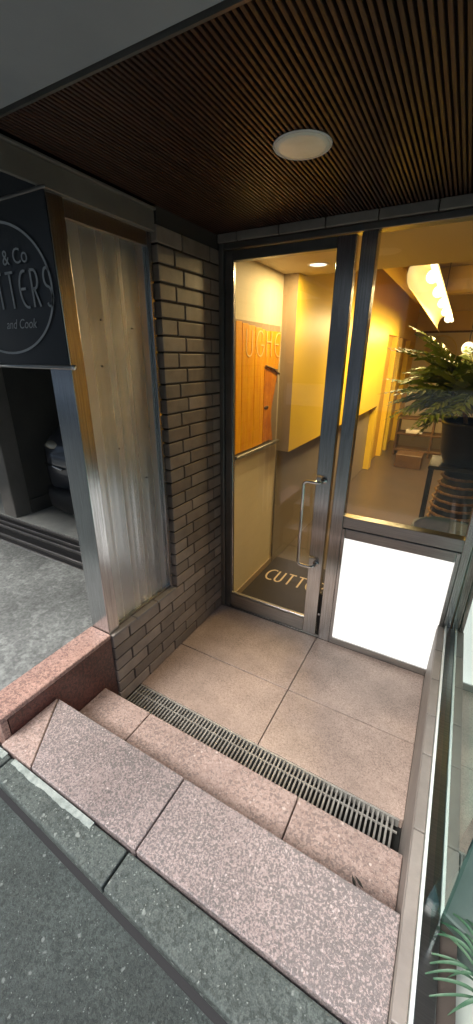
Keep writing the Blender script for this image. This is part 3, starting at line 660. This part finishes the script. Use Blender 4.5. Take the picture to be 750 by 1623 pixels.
# globe lamp, wall clock
gl = thing('globe_lamp', 'round glowing globe lamp above the palm', 'lamp', (-0.035, 4.6, 1.69))
MB().ball((-0.035, 4.6, 1.69), 0.055, 0.055, 0.055, 24, 14).build('globe', 'globe', gl); MB().tube([(-0.035, 4.6, 1.745), (-0.035, 4.6, 2.86)], 0.004, 8).build('cord', 'black', gl)
ck = thing('wall_ornament', 'faint round ornament on the far wall above the palm leaves', 'ornament', (-0.55, 9.29, 1.72))
MB().disc((-0.55, 9.30, 1.72), (0, -1, 0), 0.28, 0.015, 36).build('face', 'cream', ck); MB().tube([(-0.55+0.29*math.cos(2*math.pi*i/36), 9.285, 1.72+0.29*math.sin(2*math.pi*i/36)) for i in range(36)], 0.014, 8, True).build('rim', 'duct', ck)
# low shelf in the distance
sh = thing('display_shelf', 'low wooden display shelf with glass trays at the end of the corridor', 'shelf', (-0.5, 7.4, 0))
for z in (0.08, 0.36, 0.62): bx('shelf_board', 'wood', sh, -0.88, 0.25, 7.2, 7.55, z, z+.03, 0.003)
for x in (-0.88, -0.32, 0.22): bx('upright', 'wood', sh, x, x+.03, 7.2005, 7.5495, 0.0, 0.66)
bx('glass_tray', 'steel_x', sh, -0.50, 0.0, 7.18, 7.50, 0.652, 0.672, 0.004)
tag(bx('paper_stack', 'white', None, -0.72, -0.46, 7.22, 7.45, 0.392, 0.45, 0.004), 'white paper stack lying on the distant wooden shelf', 'papers')
tag(bx('wood_crate', 'wood', None, -0.72, -0.34, 6.35, 6.7, -0.0035, 0.20, 0.006), 'brown wooden crate on the floor before the distant shelf', 'crate')

# ------------------------------------------------------------------ potted palm on its stand
def frond(mb, base, az, length, rise, droop, leaf, nl, width):
    d = Vector((math.cos(az), math.sin(az), 0)); pts = []
    for i in range(nl+1):
        t_ = i/nl; pts.append(base+d*length*t_*(0.55+0.45*t_)+Vector((0, 0, rise*t_-droop*t_*t_)))
    mb.tube([pts[i] for i in range(0, nl+1, 2)], 0.004, 4)
    for i in range(2, nl+1):
        t_ = i/nl; T = (pts[i]-pts[i-1]).normalized(); S = T.cross(Vector((0, 0, 1))).normalized(); U = S.cross(T)
        L = leaf*math.sin(math.pi*min(1, 0.25+t_*0.72))*random.uniform(.85, 1.15)
        for s in (-1, 1):
            dd = (S*s*0.8+T*0.75+U*random.uniform(-.1, .3)).normalized(); q = T*width*0.5
            e = pts[i]+dd*L+Vector((0, 0, -0.25*L)); m_ = pts[i]+dd*L*0.5+Vector((0, 0, 0.02*L))
            mb.add([pts[i], m_+q, e, m_-q], [(0, 1, 2), (0, 2, 3)])
pc = Vector((0.12, 3.45, 0))
pp = thing('potted_palm', 'leafy green palm in a black pot behind the fixed window', 'potted plant', (pc.x, pc.y, 0.62))
MB().lathe((pc.x, pc.y, 0), [(0.0, 0.825), (0.15, 0.825), (0.19, 0.92), (0.21, 1.12), (0.222, 1.14), (0.215, 1.16), (0.195, 1.15), (0.19, 1.11), (0, 1.10)], 32).build('pot', 'pot_black', pp)
MB().disc((pc.x, pc.y, 1.102), (0, 0, 1), 0.188, 0.015, 28).build('soil', 'soil', pp)
rnd = random.Random(11)
mbs = MB()
for i in range(7):
    a = rnd.uniform(0, 6.28); mbs.tube([pc+Vector((0.05*math.cos(a), 0.05*math.sin(a), 1.11)), pc+Vector((0.10*math.cos(a), 0.10*math.sin(a), 1.32))], [0.014, 0.008], 7)
mbs.build('stem', 'stem', pp)
random.seed(5)
for i in range(84):
    az = i*2.399+rnd.uniform(-.25, .25); k = rnd.random()
    mb = MB(); b0 = pc+Vector((0.07*math.cos(az), 0.07*math.sin(az), 1.19+0.12*k))
    frond(mb, b0, az, rnd.uniform(0.40, 0.66), rnd.uniform(0.12, 0.74), rnd.uniform(0.16, 0.46), 0.17, 15, 0.056)
    mb.build('frond', 'leaf', pp)
ps = thing('plant_stand', 'dark stand with a woven cane basket front under the black pot', 'stand', (pc.x, pc.y, 0))
for k in range(11):
    z = 0.10+k*0.062; r0 = 0.13+0.045*math.sin(math.pi*k/10)
    MB().tube([(pc.x+(r0+0.004*math.cos(14*2*math.pi*i/56))*math.cos(2*math.pi*i/56), pc.y+(r0+0.004*math.cos(14*2*math.pi*i/56))*math.sin(2*math.pi*i/56), z) for i in range(56)], 0.012, 6, True).build('cane_hoop', 'basket', ps)
MB().lathe((pc.x, pc.y, 0), [(0.0, 0.0), (0.118, 0.0), (0.118, 0.04), (0.155, 0.4), (0.118, 0.78), (0.0, 0.78)], 28).build('body', 'black', ps)
bx('top', 'pot_black', ps, pc.x-.24, pc.x+.20, pc.y-.2, pc.y+.2, 0.797, 0.824, 0.004)
for sx, sy in ((-1, -1), (1, -1), (-1, 1), (1, 1)): bx('leg', 'pot_black', ps, pc.x-.02+sx*.2-.015, pc.x-.02+sx*.2+.015, pc.y+sy*.18-.015, pc.y+sy*.18+.015, -0.0035, 0.7965, 0.002)
tb = thing('reflection_shape', 'dark blue grey shape added to stand for the outdoor reflection in the window', 'reflection', (0.08, 2.75, 0))  # solid shape added in place of the outdoors mirrored in the glass
MB().lathe((0.08, 2.75, 0), [(0.0, 0.0), (0.17, 0.0), (0.20, 0.50), (0.215, 0.51), (0.21, 0.53), (0.19, 0.52), (0.16, 0.03), (0.0, 0.03)], 32).build('body', 'reflection_blue', tb)

# ------------------------------------------------------------------ garage
gw = thing('garage_wall', 'dark side wall inside the garage behind the pale column', 'wall', (-3.1, 4, 0.3))
bx('panel', 'garage_wall', gw, -3.20, -3.052, 1.80, 9, 0.3265, 2.599); bx('skirting', 'garage_wall', gw, -3.0515, -3.035, 1.80, 9, 0.3265, 0.45)
tag(bx('garage_column', 'column', None, -3.21, -3.045, 1.657, 1.7995, 0.3265, 2.599, 0.006), 'pale square column at the edge of the garage opening', 'column')
tag(bx('garage_back_wall', 'garage_wall', None, -9, -1.42, 9.01, 9.15, 0.3265, 2.599), 'dark wall closing the garage at the back', 'wall')
tag(bx('garage_party_wall', 'garage_wall', None, -1.41, -1.30, 1.935, 9.0, 0.0, 2.599), 'dark wall between garage and shop', 'wall')
tag(bx('garage_outer_wall', 'garage_wall', None, -9.2, -9.01, 0.92, 9.0, 0.0, 2.599), 'dark wall at the left end of the building', 'wall')
# car seen past the post, nose towards the street
cr = thing('parked_car', 'dark grey car parked in the garage, front corner showing beside the steel post', 'car', (-2.1, 3.7, 0.326))
cx = -2.09; y0c = 1.83; zf = 0.326
secs = [(0.00, .66, .26, .58), (0.05, .76, .20, .68), (0.20, .80, .18, .78), (0.9, .82, .18, .86), (1.25, .82, .18, .94), (2.0, .82, .18, 1.0), (3.1, .82, .18, 1.0), (3.5, .78, .22, .98), (3.62, .68, .34, .80)]
def prof(hw, z0, z1):
    pts = []
    for a in range(0, 360, 20):
        ca, sa = math.cos(R(a)), math.sin(R(a)); e = 0.35
        pts.append((hw*math.copysign(abs(ca)**e, ca), (z0+z1)/2+(z1-z0)/2*math.copysign(abs(sa)**e, sa)))
    return pts
mb = MB(); rings = [[(cx+px, y0c+y, zf+pz) for px, pz in prof(h, a, b)] for y, h, a, b in secs]; n = len(rings[0])
mb.add([p for r_ in rings for p in r_], [(i*n+k, i*n+(k+1) % n, (i+1)*n+(k+1) % n, (i+1)*n+k) for i in range(len(rings)-1) for k in range(n)]+[tuple(range(n)), tuple(range(len(rings)*n-1, (len(rings)-1)*n-1, -1))], True)
mb.build('body', 'car', cr)
mb = MB(); rings = [[(cx+px, y0c+y, zf+pz) for px, pz in prof(h, a, b)] for y, h, a, b in ((1.0, .70, .84, .88), (1.7, .62, .84, 1.40), (2.9, .62, .84, 1.42), (3.45, .66, .84, .98))]
mb.add([p for r_ in rings for p in r_], [(i*n+k, i*n+(k+1) % n, (i+1)*n+(k+1) % n, (i+1)*n+k) for i in range(3) for k in range(n)]+[tuple(range(n)), tuple(range(4*n-1, 3*n-1, -1))], True)
mb.build('cabin', 'car_glass', cr)
mb = MB(); rings = [[(cx+px, y0c+y, zf+pz) for px, pz in prof(h, a, b)] for y, h, a, b in ((-.06, .50, .14, .26), (-.035, .66, .10, .29), (.03, .77, .08, .30), (.16, .815, .08, .30), (.22, .815, .09, .28))]
n = len(rings[0]); mb.add([p for r_ in rings for p in r_], [(i*n+k, i*n+(k+1) % n, (i+1)*n+(k+1) % n, (i+1)*n+k) for i in range(4) for k in range(n)]+[tuple(range(n)), tuple(range(5*n-1, 4*n-1, -1))], True)
mb.build('bumper', 'black', cr)
bx('number_plate_holder', 'black', cr, cx-.17, cx+.17, y0c-.075, y0c-.061, zf+.14, zf+.25, 0.004)
bx('grille', 'black', cr, cx-.40, cx+.40, y0c-.012, y0c-.001, zf+.36, zf+.46, 0.004)
for s in (-1, 1):
    MB().ball((cx+s*.62, y0c+.09, zf+.615), .115, .085, .045).build('headlight', 'headlight', cr)
    MB().tube([(cx+s*.48, y0c-.012, zf+.45), (cx+s*.70, y0c+.008, zf+.47)], 0.01, 8).build('trim', 'chrome', cr)
for s in (-1, 1):
    for yy in (0.62, 2.95):
        wh = MB().disc((cx+s*.66, y0c+yy, zf+.30), (s, 0, 0), 0.298, 0.18, 32).build('wheel', 'black', cr)
        MB().disc((cx+s*.845, y0c+yy, zf+.30), (s, 0, 0), 0.18, 0.01, 24).build('rim', 'steel', wh)

# ------------------------------------------------------------------ planter with spider plant, bottom right
pl = thing('spider_plant', 'green spider plant in a sea green planter box at the end of the side glass', 'potted plant', (0.36, 0.75, 0.25))
def rot(p, a, c): x, y = p[0]-c[0], p[1]-c[1]; return (c[0]+x*math.cos(a)-y*math.sin(a), c[1]+x*math.sin(a)+y*math.cos(a))
pcn = (0.368, 0.79); ang = R(-21)
def rbox(hx, hy): return [rot((pcn[0]+sx*hx, pcn[1]+sy*hy), ang, pcn) for sx, sy in ((-1, -1), (1, -1), (1, 1), (-1, 1))]

MB().prism(rbox(0.13, 0.165), 0.2505, 0.36).build('box', 'planter', pl, 0.004)
for sx in (-1, 1):
    c = [rot((pcn[0]+sx*0.139+u, pcn[1]+v), ang, pcn) for u, v in ((-.012, -.175), (.012, -.175), (.012, .175), (-.012, .175))]
    MB().prism(c, 0.335, 0.372).build('rim', 'planter_rim', pl, 0.003)
rs = random.Random(4)
def blade(base, az, L, rise, w_):
    d = Vector((math.cos(az), math.sin(az), 0)); s = Vector((-d.y, d.x, 0)); up_ = Vector((0, 0, 1)); vs = []; n = 12
    for i in range(n+1):
        t_ = i/n; c = base+d*L*t_*(0.45+0.55*t_)+up_*(rise*t_-rise*1.15*t_*t_*t_); ww = w_*(math.sin(math.pi*(0.12+0.88*t_))**0.6)*0.5+0.0004
        vs += [c-s*ww+up_*ww*0.5, c, c+s*ww+up_*ww*0.5]
    fs = []
    for i in range(n): fs += [(3*i, 3*i+1, 3*i+4, 3*i+3), (3*i+1, 3*i+2, 3*i+5, 3*i+4)]
    return MB().add(vs, fs, True).build('leaf', 'leaf2', pl)
bc = Vector((0.315, 0.60, 0.34))
for i in range(46):
    az = i*2.399; blade(bc+Vector((0.04*math.cos(az), 0.05*math.sin(az), 0)), az+rs.uniform(-.3, .3), rs.uniform(0.05, 0.14), rs.uniform(0.04, 0.13), rs.uniform(0.004, 0.008))
